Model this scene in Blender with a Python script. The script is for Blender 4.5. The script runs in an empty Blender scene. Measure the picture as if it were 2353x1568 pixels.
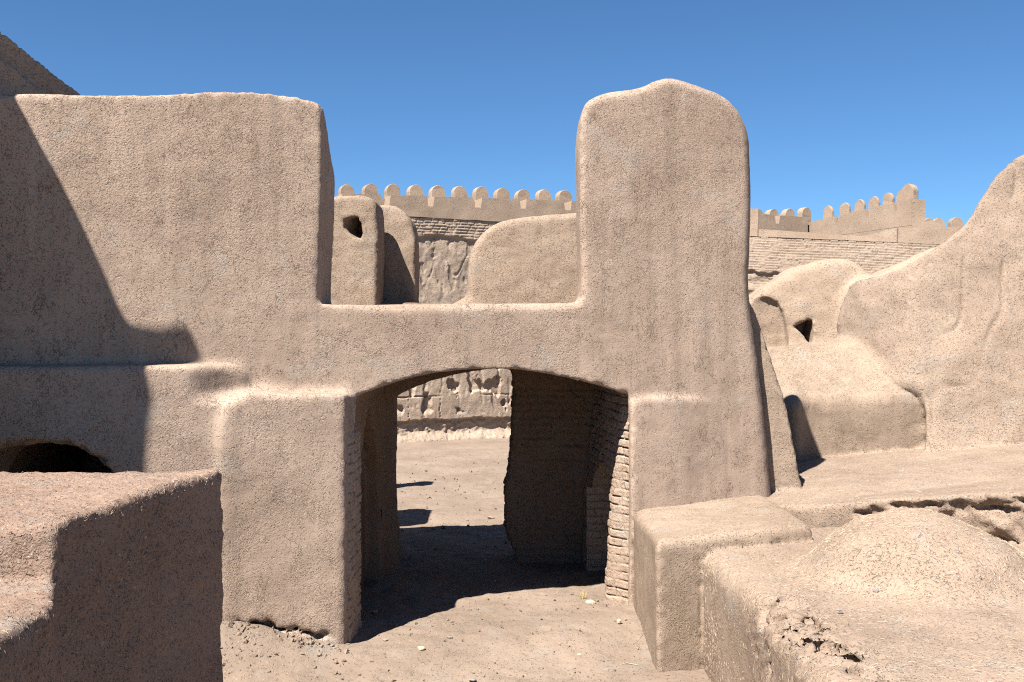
import bpy, math, random
import numpy as np

random.seed(7)
RNG = np.random.default_rng(11)
FPX, CX, CY, EYE = 2288.0, 1176.5, 784.0, 2.7      # photo measured on a 2353 px wide copy; eye height 2.7 m
SC = bpy.context.scene
COL = SC.collection
f32 = np.float32

# ------------------------------------------------------------------ measuring
def P(x, y, Y):
    """real X, Z of a photo point known to stand at the distance Y"""
    return ((x - CX) * Y / FPX, EYE + (CY - y) * Y / FPX)

def PP(pts, Y):
    return [P(x, y, Y) for x, y in pts]

WK, WC, WY = .377, .9357, 9.55                    # the gateway wall runs back to the right: Y = WY + WK X
def PG(pts, yl):
    """X, Z of photo points on the gateway wall; yl is the depth in the wall's own frame (front face 9.0)"""
    out = []
    for x, y in pts:
        Y = (WY + (yl - 9.0) / WC) / (1 - WK * (x - CX) / FPX)
        out.append(P(x, y, Y))
    return out
def to_wall(p):
    q = np.array(p, copy=True)
    q[:, 1] = 9.0 + (p[:, 1] - WY - WK * p[:, 0]) * WC
    return q
def from_wall(p):
    q = np.array(p, copy=True)
    q[:, 1] = WY + WK * p[:, 0] + (p[:, 1] - 9.0) / WC
    return q

def sstep(a, b, x):
    t = np.clip((x - a) / (b - a), 0, 1)
    return t * t * (3 - 2 * t)

# ------------------------------------------------------------------ numpy perlin
_perm = np.random.default_rng(5).permutation(256).astype(np.int32)
_perm = np.concatenate([_perm, _perm])
_g = np.random.default_rng(6).normal(size=(256, 3)).astype(f32)
_g /= np.linalg.norm(_g, axis=1, keepdims=True)

def perlin(p, s=1.0, off=0.0):
    p = np.asarray(p, f32) * np.asarray(s, f32) + f32(off)
    i = np.floor(p).astype(np.int32)
    f = p - i
    i &= 255
    u = f * f * f * (f * (f * 6 - 15) + 10)
    def gr(dx, dy, dz):
        h = _perm[(_perm[(_perm[(i[:, 0] + dx) & 255] + i[:, 1] + dy) & 255] + i[:, 2] + dz) & 255]
        g = _g[h]
        return g[:, 0] * (f[:, 0] - dx) + g[:, 1] * (f[:, 1] - dy) + g[:, 2] * (f[:, 2] - dz)
    x0 = gr(0, 0, 0) * (1 - u[:, 0]) + gr(1, 0, 0) * u[:, 0]
    x1 = gr(0, 1, 0) * (1 - u[:, 0]) + gr(1, 1, 0) * u[:, 0]
    x2 = gr(0, 0, 1) * (1 - u[:, 0]) + gr(1, 0, 1) * u[:, 0]
    x3 = gr(0, 1, 1) * (1 - u[:, 0]) + gr(1, 1, 1) * u[:, 0]
    y0 = x0 * (1 - u[:, 1]) + x1 * u[:, 1]
    y1 = x2 * (1 - u[:, 1]) + x3 * u[:, 1]
    return (y0 * (1 - u[:, 2]) + y1 * u[:, 2]) * 1.5

def fbm(p, s=1.0, octv=3, off=0.0):
    a, t = 1.0, 0
    for o in range(octv):
        t = t + a * perlin(p, np.asarray(s) * (2.03 ** o), off + 17.3 * o)
        a *= 0.5
    return t

# ------------------------------------------------------------------ distance fields
class Poly:
    """signed distance to a 2-D outline, sampled on a grid"""
    def __init__(self, pts, smooth=1, res=0.02, margin=0.5):
        p = np.array(pts, float)
        for _ in range(smooth):                        # Chaikin corner cutting, mild
            q = np.roll(p, -1, 0)
            p = np.stack([p * .82 + q * .18, p * .18 + q * .82], 1).reshape(-1, 2)
        self.lo = p.min(0) - margin
        hi = p.max(0) + margin
        n = np.ceil((hi - self.lo) / res).astype(int) + 1
        if n.max() > 700:
            res = res * n.max() / 700
            n = np.ceil((hi - self.lo) / res).astype(int) + 1
        self.res = res
        gx = self.lo[0] + np.arange(n[0]) * res
        gz = self.lo[1] + np.arange(n[1]) * res
        X, Z = [a.astype(f32) for a in np.meshgrid(gx, gz, indexing='ij')]
        d2 = np.full(X.shape, 1e9, f32)
        ins = np.zeros(X.shape, bool)
        for a, b in zip(p, np.roll(p, -1, 0)):
            e = b - a
            wx, wz = X - a[0], Z - a[1]
            t = np.clip((wx * e[0] + wz * e[1]) / max(e @ e, 1e-12), 0, 1)
            d2 = np.minimum(d2, (wx - e[0] * t) ** 2 + (wz - e[1] * t) ** 2)
            if a[1] != b[1]:
                c = ((a[1] > Z) != (b[1] > Z)) & (X < e[0] * (Z - a[1]) / (b[1] - a[1]) + a[0])
                ins ^= c
        d = np.sqrt(d2)
        self.g = np.where(ins, -d, d).astype(f32)
        self.n = n
    def __call__(self, x, z):
        u = (x - self.lo[0]) / self.res
        v = (z - self.lo[1]) / self.res
        uc = np.clip(u, 0, self.n[0] - 1.001)
        vc = np.clip(v, 0, self.n[1] - 1.001)
        out = np.hypot(u - uc, v - vc) * self.res
        i, j = uc.astype(np.int32), vc.astype(np.int32)
        fu, fv = (uc - i).astype(f32), (vc - j).astype(f32)
        g = self.g
        return (g[i, j] * (1 - fu) * (1 - fv) + g[i + 1, j] * fu * (1 - fv) +
                g[i, j + 1] * (1 - fu) * fv + g[i + 1, j + 1] * fu * fv + out)

def rint(a, b, r):
    a, b = a + r, b + r
    return np.minimum(np.maximum(a, b), 0) + np.hypot(np.maximum(a, 0), np.maximum(b, 0)) - r

def smin(a, b, k):
    if k <= 0: return np.minimum(a, b)
    h = np.clip(.5 + .5 * (b - a) / k, 0, 1)
    return b * (1 - h) + a * h - k * h * (1 - h)

def smax(a, b, k):
    return -smin(-a, -b, k)

def slab(poly, y0, y1, r=.06):
    """outline in X,Z thick from y0 to y1 (y0 may be a function of x, z)"""
    def fn(p):
        x, y, z = p[:, 0], p[:, 1], p[:, 2]
        a = y0(x, z) if callable(y0) else y0
        b = y1(x, z) if callable(y1) else y1
        dy = np.maximum(a - y, y - b)
        rr = r(x, z) if callable(r) else r
        return rint(poly(x, z), dy, rr)
    return fn

def box(lo, hi, r=.06):
    lo, hi = np.array(lo, f32), np.array(hi, f32)
    c, h = (lo + hi) / 2, (hi - lo) / 2
    def fn(p):
        q = np.abs(p - c) - h + r
        return np.linalg.norm(np.maximum(q, 0), axis=1) + np.minimum(q.max(1), 0) - r
    return fn

def ell(c, rad):
    c, rad = np.array(c, f32), np.array(rad, f32)
    def fn(p):
        q = (p - c) / rad
        k = np.linalg.norm(q, axis=1)
        return (k - 1) * rad.min() * .9
    return fn

def net(fn, lo, hi, h, B=12, slack=1.25):
    """surface nets over the blocks that hold the surface -> verts, quads"""
    lo, hi = np.array(lo, float), np.array(hi, float)
    nb = np.ceil((hi - lo) / (B * h)).astype(int)
    bi = np.stack(np.meshgrid(*[np.arange(n) for n in nb], indexing='ij'), -1).reshape(-1, 3)
    cen = (lo + (bi + .5) * B * h).astype(f32)
    d = np.concatenate([fn(c) for c in np.array_split(cen, max(1, len(cen) // 200000))])
    bi = bi[np.abs(d) < B * h * slack + .06]
    N = nb * B + 2
    off = np.arange(B + 1)
    lx, ly, lz = np.meshgrid(off, off, off, indexing='ij')
    loc = np.stack([lx, ly, lz], -1).reshape(-1, 3)
    ids, pos, quads = [], [], []
    E = [(0, 1), (2, 3), (4, 5), (6, 7), (0, 2), (1, 3), (4, 6), (5, 7), (0, 4), (1, 5), (2, 6), (3, 7)]
    CO = np.array([[(c >> 2) & 1, (c >> 1) & 1, c & 1] for c in range(8)])
    key = lambda g: (g[:, 0].astype(np.int64) * N[1] + g[:, 1]) * N[2] + g[:, 2]
    for ch in np.array_split(bi, max(1, len(bi) // 300)):
        if not len(ch): continue
        g0 = ch * B
        pts = (lo + (g0[:, None, :] + loc[None]) * h).astype(f32).reshape(-1, 3)
        v = fn(pts).reshape(len(ch), B + 1, B + 1, B + 1)
        s = v < 0
        cs = np.stack([s[:, a:a + B, b:b + B, c:c + B] for a, b, c in CO], -1)
        mixed = cs.any(-1) & ~cs.all(-1)
        w = np.argwhere(mixed)
        if len(w):
            cv = np.stack([v[w[:, 0], w[:, 1] + a, w[:, 2] + b, w[:, 3] + c] for a, b, c in CO], -1)
            acc = np.zeros((len(w), 3)); cnt = np.zeros(len(w))
            for a, b in E:
                m = (cv[:, a] < 0) != (cv[:, b] < 0)
                t = np.where(m, cv[:, a] / np.where(m, cv[:, a] - cv[:, b], 1), 0)
                q = CO[a] + (CO[b] - CO[a]) * t[:, None]
                acc += q * m[:, None]; cnt += m
            gl = g0[w[:, 0]] + w[:, 1:]
            ids.append(key(gl)); pos.append(lo + (gl + acc / cnt[:, None]) * h)
        for ax in range(3):
            sl0 = [slice(None), slice(0, B), slice(0, B), slice(0, B)]
            sl1 = list(sl0); sl1[ax + 1] = slice(1, B + 1)
            a, b = s[tuple(sl0)], s[tuple(sl1)]
            w = np.argwhere(a != b)
            if not len(w): continue
            flip = a[w[:, 0], w[:, 1], w[:, 2], w[:, 3]]
            gl = g0[w[:, 0]] + w[:, 1:]
            u, t = [(1, 2), (2, 0), (0, 1)][ax]
            du = np.zeros(3, int); du[u] = 1
            dt = np.zeros(3, int); dt[t] = 1
            ok = (gl[:, u] > 0) & (gl[:, t] > 0)
            gl, flip = gl[ok], flip[ok]
            q = np.stack([key(gl - du - dt), key(gl - dt), key(gl), key(gl - du)], 1)
            q[~flip] = q[~flip][:, ::-1]
            quads.append(q)
    ids, pos = np.concatenate(ids), np.concatenate(pos)
    ids, fi = np.unique(ids, return_index=True)
    pos = pos[fi]
    q = np.concatenate(quads)
    k = np.searchsorted(ids, q)
    k = np.minimum(k, len(ids) - 1)
    ok = (ids[k] == q).all(1)
    return pos, k[ok]

def vnorm(v, q):
    n = np.cross(v[q[:, 2]] - v[q[:, 0]], v[q[:, 3]] - v[q[:, 1]])
    o = np.zeros_like(v)
    for c in range(4):
        for a in range(3):
            o[:, a] += np.bincount(q[:, c], n[:, a], len(v))
    return o / np.maximum(np.linalg.norm(o, axis=1, keepdims=True), 1e-9)

def brick_disp(u, w, course=.088, length=.25, joint=.010, seed=0.0, depth=.02, var=.018):
    """relief of hand laid mud brick; u along, w up"""
    p3 = np.stack([u, w, 0 * u + seed], 1)
    w2 = w + .012 * perlin(p3, 2.2, seed) + .006 * perlin(p3, 9.0, seed + 4)
    row = np.floor(w2 / course)
    hs = np.sin(row * 12.9898 + seed) * 43758.5453
    u2 = u + (hs - np.floor(hs)) * length + .012 * perlin(p3, 7.0, seed + 1)
    colm = np.floor(u2 / length)
    h2 = np.sin(row * 78.233 + colm * 37.719 + seed) * 24634.6345
    h2 = h2 - np.floor(h2)
    fw = np.minimum(w2 / course - row, 1 - (w2 / course - row)) * course
    fu = np.minimum(u2 / length - colm, 1 - (u2 / length - colm)) * length
    jt = np.minimum(fw, fu)
    return -depth * (1 - sstep(joint * .4, joint * 1.6, jt)) + var * (h2 - .5)


# ------------------------------------------------------------------ objects
def tag(o, label=None, cat=None, group=None, kind=None):
    if label: o['label'] = label
    if cat: o['category'] = cat
    if group: o['group'] = group
    if kind: o['kind'] = kind
    return o

def mesh_obj(name, v, faces, mat, parent=None, normals=None, smooth=True, base=None):
    """faces: quads array or list of tuples"""
    v = np.asarray(v, float)
    if base is None:
        base = np.array([(v[:, 0].min() + v[:, 0].max()) / 2, (v[:, 1].min() + v[:, 1].max()) / 2, v[:, 2].min()])
        if parent is not None: base = np.array(parent.location)
    base = np.asarray(base, float)
    me = bpy.data.meshes.new(name)
    me.from_pydata([], [], []) if False else None
    vv = (v - base).astype(f32)
    if isinstance(faces, np.ndarray):
        n, k = faces.shape
        me.vertices.add(len(vv)); me.vertices.foreach_set('co', vv.ravel())
        me.loops.add(n * k); me.loops.foreach_set('vertex_index', faces.astype(np.int32).ravel())
        me.polygons.add(n)
        me.polygons.foreach_set('loop_start', np.arange(0, n * k, k, dtype=np.int32))
        me.update(calc_edges=True)
    else:
        me.from_pydata(vv.tolist(), [], [tuple(int(i) for i in f) for f in faces])
        me.update()
    me.validate()
    me.polygons.foreach_set('use_smooth', np.full(len(me.polygons), smooth))
    if normals is not None and len(normals) == len(me.vertices):
        me.normals_split_custom_set_from_vertices(normals.tolist())
    me.materials.append(mat)
    o = bpy.data.objects.new(name, me)
    COL.objects.link(o)
    if parent is not None:
        o.parent = parent
        o.location = base - np.array(parent.location)
    else:
        o.location = base
    return o

def empty(name, loc):
    o = bpy.data.objects.new(name, None)
    o.location = loc
    COL.objects.link(o)
    return o

def sub(v, q, n, m):
    """faces m of a mesh with only their own vertices"""
    qq = q[m]
    u, inv = np.unique(qq, return_inverse=True)
    return v[u], inv.reshape(qq.shape), n[u]

def roughen(v, q, low=.02, mid=.008, fine=.004, fs=16.0):
    n = vnorm(v, q)
    # chipped arrises: where the normals of a vertex and its neighbours disagree the plaster has crumbled
    fa = n[q].mean(1)
    av = np.zeros_like(v); ct = np.zeros(len(v))
    for c in range(4):
        ct += np.bincount(q[:, c], minlength=len(v))
        for a in range(3): av[:, a] += np.bincount(q[:, c], fa[:, a], len(v))
    cur = np.clip((1 - np.linalg.norm(av / np.maximum(ct, 1)[:, None], axis=1)) * 14, 0, 1)
    v = v - n * (cur * .022 * np.clip(perlin(v, 9.0, 21.) + .8 * perlin(v, 22.0, 5.) + .1, -.25, 1))[:, None]
    d = low * perlin(v, .9) + mid * fbm(v, 4.5, 2, 3.1) + fine * perlin(v, fs, 8.8)
    v = v + n * d[:, None]
    return v, vnorm(v, q)

# ------------------------------------------------------------------ materials
class NT:
    def __init__(self, m):
        self.nt = m.node_tree; self.N = self.nt.nodes; self.L = self.nt.links
    def add(self, t, **kw):
        n = self.N.new(t)
        for k, v in kw.items():
            if k.startswith('i_'): n.inputs[k[2:].replace('_', ' ')].default_value = v
            else: setattr(n, k, v)
        return n
    def link(self, a, b): self.L.new(a, b)
    def math(self, op, a, b=None, c=None, clamp=False):
        n = self.N.new('ShaderNodeMath'); n.operation = op; n.use_clamp = clamp
        for i, x in enumerate((a, b, c)):
            if x is None: continue
            if isinstance(x, (int, float)): n.inputs[i].default_value = x
            else: self.link(x, n.inputs[i])
        return n.outputs[0]
    def mix(self, fac, a, b, mode='MIX'):
        n = self.N.new('ShaderNodeMix'); n.data_type = 'RGBA'; n.blend_type = mode
        for s, x in ((0, fac), (6, a), (7, b)):
            if isinstance(x, (int, float)): n.inputs[s].default_value = x
            elif isinstance(x, tuple): n.inputs[s].default_value = (*x, 1)
            else: self.link(x, n.inputs[s])
        return n.outputs[2]
    def noise(self, vec, scale, detail=2, rough=.55, dist=0.0, kind='FBM'):
        n = self.N.new('ShaderNodeTexNoise'); n.noise_type = kind
        n.inputs['Scale'].default_value = scale; n.inputs['Detail'].default_value = detail
        n.inputs['Roughness'].default_value = rough; n.inputs['Distortion'].default_value = dist
        self.link(vec, n.inputs['Vector'])
        return n.outputs['Fac']
    def scale(self, vec, s):
        n = self.N.new('ShaderNodeVectorMath'); n.operation = 'MULTIPLY'
        n.inputs[1].default_value = s; self.link(vec, n.inputs[0])
        return n.outputs[0]
    def ramp(self, x, a, b):
        n = self.N.new('ShaderNodeMapRange'); n.interpolation_type = 'SMOOTHSTEP'
        self.link(x, n.inputs[0])
        n.inputs[1].default_value = a; n.inputs[2].default_value = b
        return n.outputs[0]

def new_mat(name):
    m = bpy.data.materials.new(name); m.use_nodes = True
    t = NT(m); b = t.N['Principled BSDF']
    b.inputs['Roughness'].default_value = .95
    b.inputs['Specular IOR Level'].default_value = .12
    return m, t, b

def mud(name, a, c, worm=1.0, grain=1.0, wscale=34.0, zlo=None, zhi=None, streak=.0, fleck=.5, straw=(.46, .37, .27),
        cracks=0.0, pebble=0.0, dist=.012, courses=0.0):
    """straw mud plaster: mottled colour, wormy straw ridges, grain, flecks"""
    m, t, b = new_mat(name)
    pos = t.add('ShaderNodeNewGeometry').outputs['Position']
    big = t.noise(pos, .9, 5, .6)
    med = t.noise(pos, 6.0, 4, .65)
    col = t.mix(t.ramp(big, .32, .68), a, c)
    pale = t.noise(pos, 2.3, 4, .62)
    lum = sum(c) / 3
    col = t.mix(t.math('MULTIPLY', t.ramp(pale, .55, .72), .5), col, (lum * 1.2, lum * 1.06, lum * .9))
    dark = tuple(x * .74 for x in a)
    col = t.mix(t.math('MULTIPLY', t.ramp(med, .52, .8), .55), col, dark)
    if streak:
        s = t.noise(t.scale(pos, (7.0, 7.0, .55)), 1.0, 4, .6)
        lightc = tuple(min(1, x * 1.2) for x in c)
        col = t.mix(t.math('MULTIPLY', t.ramp(s, .5, .75), streak), col, lightc)
        col = t.mix(t.math('MULTIPLY', t.ramp(s, .50, .30), streak * .9), col, dark)
    # wormy straw ridges, stronger where rain has washed the clay off
    warp = t.add('ShaderNodeVectorMath', operation='MULTIPLY_ADD')
    nz = t.add('ShaderNodeTexNoise'); nz.inputs['Scale'].default_value = 21; t.link(pos, nz.inputs['Vector'])
    t.link(nz.outputs['Color'], warp.inputs[0]); warp.inputs[1].default_value = (.05, .05, .05); t.link(pos, warp.inputs[2])
    wv = warp.outputs[0]
    def shift(v, o):
        n_ = t.add('ShaderNodeVectorMath', operation='ADD'); t.link(v, n_.inputs[0]); n_.inputs[1].default_value = o
        return n_.outputs[0]
    def dashes(sc_, msc, o, wid, thr):
        l_ = t.noise(shift(t.scale(wv, (1, 1, 1.3)), o), sc_, 1.0, .5)
        l_ = t.ramp(t.math('ABSOLUTE', t.math('SUBTRACT', l_, .5)), wid, wid * .25)
        return t.math('MULTIPLY', l_, t.ramp(t.noise(shift(pos, o), msc, 1.0), thr, thr + .07))
    groove = dashes(wscale * .50, wscale * .95, (3.1, 7.7, 1.3), .055, .56)
    stalk = dashes(wscale * .80, wscale * 1.3, (11.3, 2.9, 5.1), .040, .565)
    soft = t.ramp(t.noise(wv, wscale * 1.1, 2.0, .6), .38, .62)
    r1 = t.math('ADD', t.math('MULTIPLY', soft, .22), t.math('SUBTRACT', t.math('MULTIPLY', stalk, .6), t.math('MULTIPLY', groove, 1.7)))
    patch = t.ramp(t.noise(pos, 2.6, 5, .7), .42, .60)
    if zlo is not None:
        sep = t.add('ShaderNodeSeparateXYZ'); t.link(pos, sep.inputs[0])
        zz = t.math('ADD', sep.outputs[2], t.math('MULTIPLY', t.math('SUBTRACT', t.noise(pos, .7, 3), .5), 2.2))
        up = t.ramp(zz, zlo, zhi)
        amt = t.math('ADD', t.math('ADD', t.math('MULTIPLY', up, .55), t.math('MULTIPLY', patch, .35)), .15)
    else:
        amt = t.math('ADD', t.math('MULTIPLY', patch, .65), .35)
    worms = t.math('MULTIPLY', r1, t.math('MULTIPLY', amt, worm))
    g1 = t.noise(pos, 90, 3, .7)
    g2 = t.noise(pos, 19, 4, .6)
    pits = t.ramp(t.noise(pos, 37, 2, .5), .64, .72)
    h = t.math('ADD', worms, t.math('MULTIPLY', g1, t.math('ADD', .06 * grain, t.math('MULTIPLY', patch, .20 * grain))))
    h = t.math('ADD', h, t.math('MULTIPLY', g2, .22))
    h = t.math('SUBTRACT', h, t.math('MULTIPLY', pits, .6))
    if cracks:
        cn = t.noise(t.scale(wv, (1.0, 1.0, .38)), 17.0, 3, .6)
        cr = t.math('MULTIPLY', t.ramp(t.math('ABSOLUTE', t.math('SUBTRACT', cn, .5)), .016, .0), t.ramp(t.noise(pos, 5.0, 2), .52, .62))
        h = t.math('SUBTRACT', h, t.math('MULTIPLY', cr, cracks))
    # straw flecks and little stones in the clay
    fl = t.add('ShaderNodeTexVoronoi', feature='F1'); fl.inputs['Scale'].default_value = 60
    t.link(t.scale(wv, (1, 1, .55)), fl.inputs['Vector'])
    flm = t.math('MULTIPLY', t.ramp(fl.outputs['Distance'], .28, .12), t.ramp(t.noise(pos, 31, 2), .5, .6))
    col = t.mix(t.math('MULTIPLY', flm, fleck), col, straw)
    col = t.mix(t.math('MULTIPLY', t.math('MULTIPLY', stalk, amt), .35 * fleck + .1), col, straw)
    dk = t.math('MULTIPLY', t.ramp(g1, .5, .3), .18)
    col = t.mix(dk, col, dark)
    if pebble:
        pv = t.add('ShaderNodeTexVoronoi', feature='F1'); pv.inputs['Scale'].default_value = 22; t.link(pos, pv.inputs['Vector'])
        sel = t.add('ShaderNodeSeparateColor'); t.link(pv.outputs['Color'], sel.inputs[0])
        pm = t.math('MULTIPLY', t.ramp(pv.outputs['Distance'], .3, .22), t.math('GREATER_THAN', sel.outputs[0], 1 - pebble))
        col = t.mix(pm, col, (.2, .18, .17))
        h = t.math('ADD', h, pm)
    bp = t.add('ShaderNodeBump'); bp.inputs['Strength'].default_value = 1.0; bp.inputs['Distance'].default_value = dist
    t.link(h, bp.inputs['Height']); t.link(bp.outputs[0], b.inputs['Normal'])
    t.link(col, b.inputs['Base Color'])
    return m

M = {}
def sc(c, k): return tuple(x * k for x in c)
K = .74
A, C = sc((.352, .260, .197), K), sc((.43, .324, .250), K)
B_, D_ = sc((.285, .212, .155), K), sc((.345, .260, .195), K)
M['plaster'] = mud('mud_plaster', A, C, wscale=58, zlo=1.9, zhi=4.0, streak=.45, cracks=1.2, dist=.0075)
M['plaster_rough'] = mud('mud_plaster_washed', A, C, wscale=58, worm=1.0, streak=.2, cracks=.8, dist=.0075)
M['plaster_back'] = mud('mud_plaster_sunlit', B_, D_, wscale=56, worm=1.0, streak=.3, cracks=.4, dist=.0075)  # same plaster toned darker to offset stronger sun on these faces
M['plaster_far'] = mud('mud_plaster_smooth', sc((.33, .245, .18), K), sc((.385, .29, .215), K), worm=.7, wscale=40, dist=.010)
M['straw_mud'] = mud('straw_mud', sc((.272, .2, .149), K), sc((.335, .252, .19), K), worm=.8, grain=1.2, wscale=54, fleck=.9, pebble=.05, straw=sc((.55, .46, .35), K), dist=.011)
M['near_mud'] = mud('near_mud', sc((.262, .178, .133), K), sc((.31, .218, .167), K), worm=1.1, grain=1.2, wscale=60, fleck=.8, pebble=.06, straw=sc((.52, .42, .32), K), dist=.012)
M['brick'] = mud('mud_brick', sc((.34, .25, .185), K), sc((.41, .31, .235), K), worm=.5, grain=1.3, wscale=45, fleck=.4, dist=.012)
M['brick_shade'] = mud('shade_dark_brick', sc((.215, .142, .098), K), sc((.26, .175, .122), K), worm=.5, grain=1.3, wscale=40, fleck=.3, dist=.012)  # mud brick coloured darker to deepen the shade inside the passage
M['brick_far'] = mud('old_wall', sc((.345, .262, .196), K), sc((.40, .31, .237), K), worm=.5, grain=1.2, wscale=16, fleck=.2, dist=.018)
M['ground'] = mud('earth', sc((.225, .168, .127), K), sc((.28, .214, .164), K), worm=.25, grain=1.8, wscale=38, fleck=.6, pebble=.05, straw=sc((.5, .42, .33), K), dist=.012)

def flat_mat(name, col, var=.25):
    m, t, b = new_mat(name)
    pos = t.add('ShaderNodeNewGeometry').outputs['Position']
    n = t.noise(pos, 40, 4, .6)
    t.link(t.mix(n, tuple(x * (1 - var) for x in col), tuple(min(1, x * (1 + var)) for x in col)), b.inputs['Base Color'])
    bp = t.add('ShaderNodeBump'); bp.inputs['Distance'].default_value = .006
    t.link(t.noise(pos, 60, 4), bp.inputs['Height']); t.link(bp.outputs[0], b.inputs['Normal'])
    return m
m, t, b = new_mat('dry_straw')
geo = t.add('ShaderNodeNewGeometry')
t.link(t.mix(geo.outputs['Random Per Island'], (.27, .19, .13), (.47, .37, .265)), b.inputs['Base Color'])
M['straw'] = m
M['pale_stone'] = flat_mat('pale_stone', (.44, .34, .24))
M['grey_stone'] = flat_mat('grey_stone', (.19, .168, .155))
M['brown_stone'] = flat_mat('brown_stone', (.25, .178, .133))
M['dry_grass'] = flat_mat('dry_grass', (.42, .34, .16))

# ------------------------------------------------------------------ ground
def ground_z(X, Y):
    t = WY + WK * X - Y                                # distance in front of the wall
    z = .03 - .15 * sstep(.35, 1.7, t) * sstep(40, 10, t)
    z = z + .30 * sstep(-1.45, -2.5, X) * np.exp(-((t - .25) / .42) ** 2)
    z = z + .05 * np.exp(-((t - .4) / .25) ** 2) * sstep(-1.3, -1.7, X)
    return z

def axis(lo, hi, parts):
    out = []
    for a, b, s in parts:
        out.append(np.arange(a, b, s))
    out.append([hi])
    return np.concatenate(out)
gx = axis(0, 500, [(-500, -60, 20), (-60, -12, 2), (-12, -4, .3), (-4, 3, .03), (3, 12, .3), (12, 60, 2), (60, 500, 20)])
gy = axis(0, 700, [(-100, -10, 8), (-10, 6, .5), (6, 7.4, .1), (7.4, 14.0, .03), (14, 28, .09), (28, 60, 1.0), (60, 700, 20)])
GX, GY = np.meshgrid(gx, gy, indexing='ij')
gv = np.stack([GX.ravel(), GY.ravel(), ground_z(GX, GY).ravel()], 1)
near = sstep(40, 20, np.hypot(gv[:, 0], gv[:, 1]))
gv[:, 2] += near * (.03 * fbm(gv, 1.1, 2) + .014 * fbm(gv, 5, 3, 4.0) - .012 * sstep(.35, .6, perlin(gv, 3.2, 33.)) + .006 * np.abs(perlin(gv, 22, 9.0)))
ni, nj = GX.shape
I = np.arange(ni * nj).reshape(ni, nj)
gq = np.stack([I[:-1, :-1], I[1:, :-1], I[1:, 1:], I[:-1, 1:]], -1).reshape(-1, 4)
g_obj = mesh_obj('ground', gv, gq, M['ground'], base=(0, 0, 0))
tag(g_obj, 'sandy bare earth ground running through the archway', kind='structure')

# ------------------------------------------------------------------ gateway complex (tall wall, arch, pier, ledge, buttresses)
F = 9.0
front = ([(-900, 1620), (-900, 226), (0, 219), (80, 217), (200, 221), (320, 220), (430, 217), (500, 212), (600, 213), (670, 221),
          (715, 231), (736, 241), (743, 252), (744, 300), (743, 420), (739, 560), (735, 660), (735, 690), (740, 700), (800, 701), (900, 701), (1000, 700), (1100, 698),
          (1200, 698), (1300, 697), (1326, 694), (1334, 680), (1336, 640), (1333, 560), (1330, 450), (1328, 360), (1329, 300), (1333, 262),
          (1345, 236), (1368, 222), (1400, 213), (1450, 208), (1478, 201), (1500, 189), (1525, 182), (1552, 183), (1578, 190), (1605, 199),
          (1642, 212), (1672, 231), (1697, 260), (1712, 292), (1721, 330), (1725, 450), (1722, 560), (1718, 640), (1724, 720),
          (1740, 830), (1755, 960), (1765, 1080), (1771, 1150), (1778, 1300), (1784, 1620)])
arch = [(1446, 1620), (1447, 1200), (1448, 908), (1425, 901), (1400, 893), (1350, 879), (1300, 867), (1250, 857), (1200, 850), (1150, 848), (1100, 849),
        (1050, 852), (1000, 857), (950, 866), (900, 880), (850, 898), (820, 911), (811, 922), (811, 1100), (811, 1300), (811, 1620)]
pf = Poly(PG(front, F + .05), 1, .018)
pa = Poly(PG(arch, F), 1, .015)
XT, XPIER = PG([(737, 600)], F)[0][0], PG([(1332, 600)], F + .1)[0][0]
rfront = lambda x, z: .04 + .05 * sstep(-1.6, -1.2, x)
front_f = slab(pf, F, 9.6, rfront)
pier_poly = [(x, z) for x, z in PG([p for p in front if p[0] >= 1326] + [(1326, 1620)], F + .12)]
pier_f = slab(Poly(pier_poly, 1, .018), F + .02, 9.64, .10)
plL = Poly(PG([(505, 1620), (503, 1100), (506, 1000), (512, 955), (530, 918), (565, 900), (610, 902), (660, 907), (740, 906), (786, 905), (798, 912), (799, 935), (797, 1200), (794, 1475), (793, 1620)], 8.73), 1)
butL = slab(plL, 8.70, 9.3, .05)
ledgeP = Poly(PG([(-900, 850), (0, 842), (200, 841), (440, 838), (515, 840), (543, 846), (555, 858), (557, 880), (552, 950), (552, 1620), (-900, 1620)], 8.86), 1)
XL = PG([(556, 860)], 8.8)[0][0]
ledge_f = slab(ledgeP, lambda x, z: 8.735 + .21 * sstep(XL - .42, XL - .02, x) * sstep(2.14, 2.30, z), 9.3, .06)
butR = slab(Poly(PG([(1449, 1300), (1449, 940), (1454, 922), (1476, 913), (1560, 912), (1610, 914), (1640, 922), (1665, 1000), (1690, 1300)], 8.96), 1),
            lambda x, z: 8.945 + .06 * sstep(1.65, 2.2, x), 9.2, .05)
holeP = Poly(PG([(-120, 1400), (-110, 1120), (-70, 1050), (0, 1020), (60, 1012), (120, 1009), (185, 1020), (230, 1047), (262, 1076), (285, 1110), (292, 1400)], 8.8), 1)
hole2P = Poly(PG([(-108, 1400), (-100, 1120), (-62, 1056), (5, 1028), (60, 1021), (120, 1018), (180, 1028), (222, 1052), (252, 1080), (274, 1112), (280, 1400)], 9.0), 1)
YB = 12.15
backP = Poly([P(*a) for a in [(500, 700, YB), (1700, 700, YB), (1700, 1400, YB), (1196, 1400, YB), (1187, 1300, YB), (1181, 1262, YB), (1160, 1222, YB), (1157, 1112, YB),
            (1166, 1088, YB), (1173, 1000, YB), (1177, 870, YB), (1172, 848, YB), (1130, 846, YB), (1060, 856, YB), (975, 878, YB), (905, 912, YB), (890, 940, YB),
            (897, 1000, YB), (903, 1110, YB), (909, 1200, YB), (917, 1260, YB), (922, 1400, YB), (500, 1400, YB)]], 1)
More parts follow.
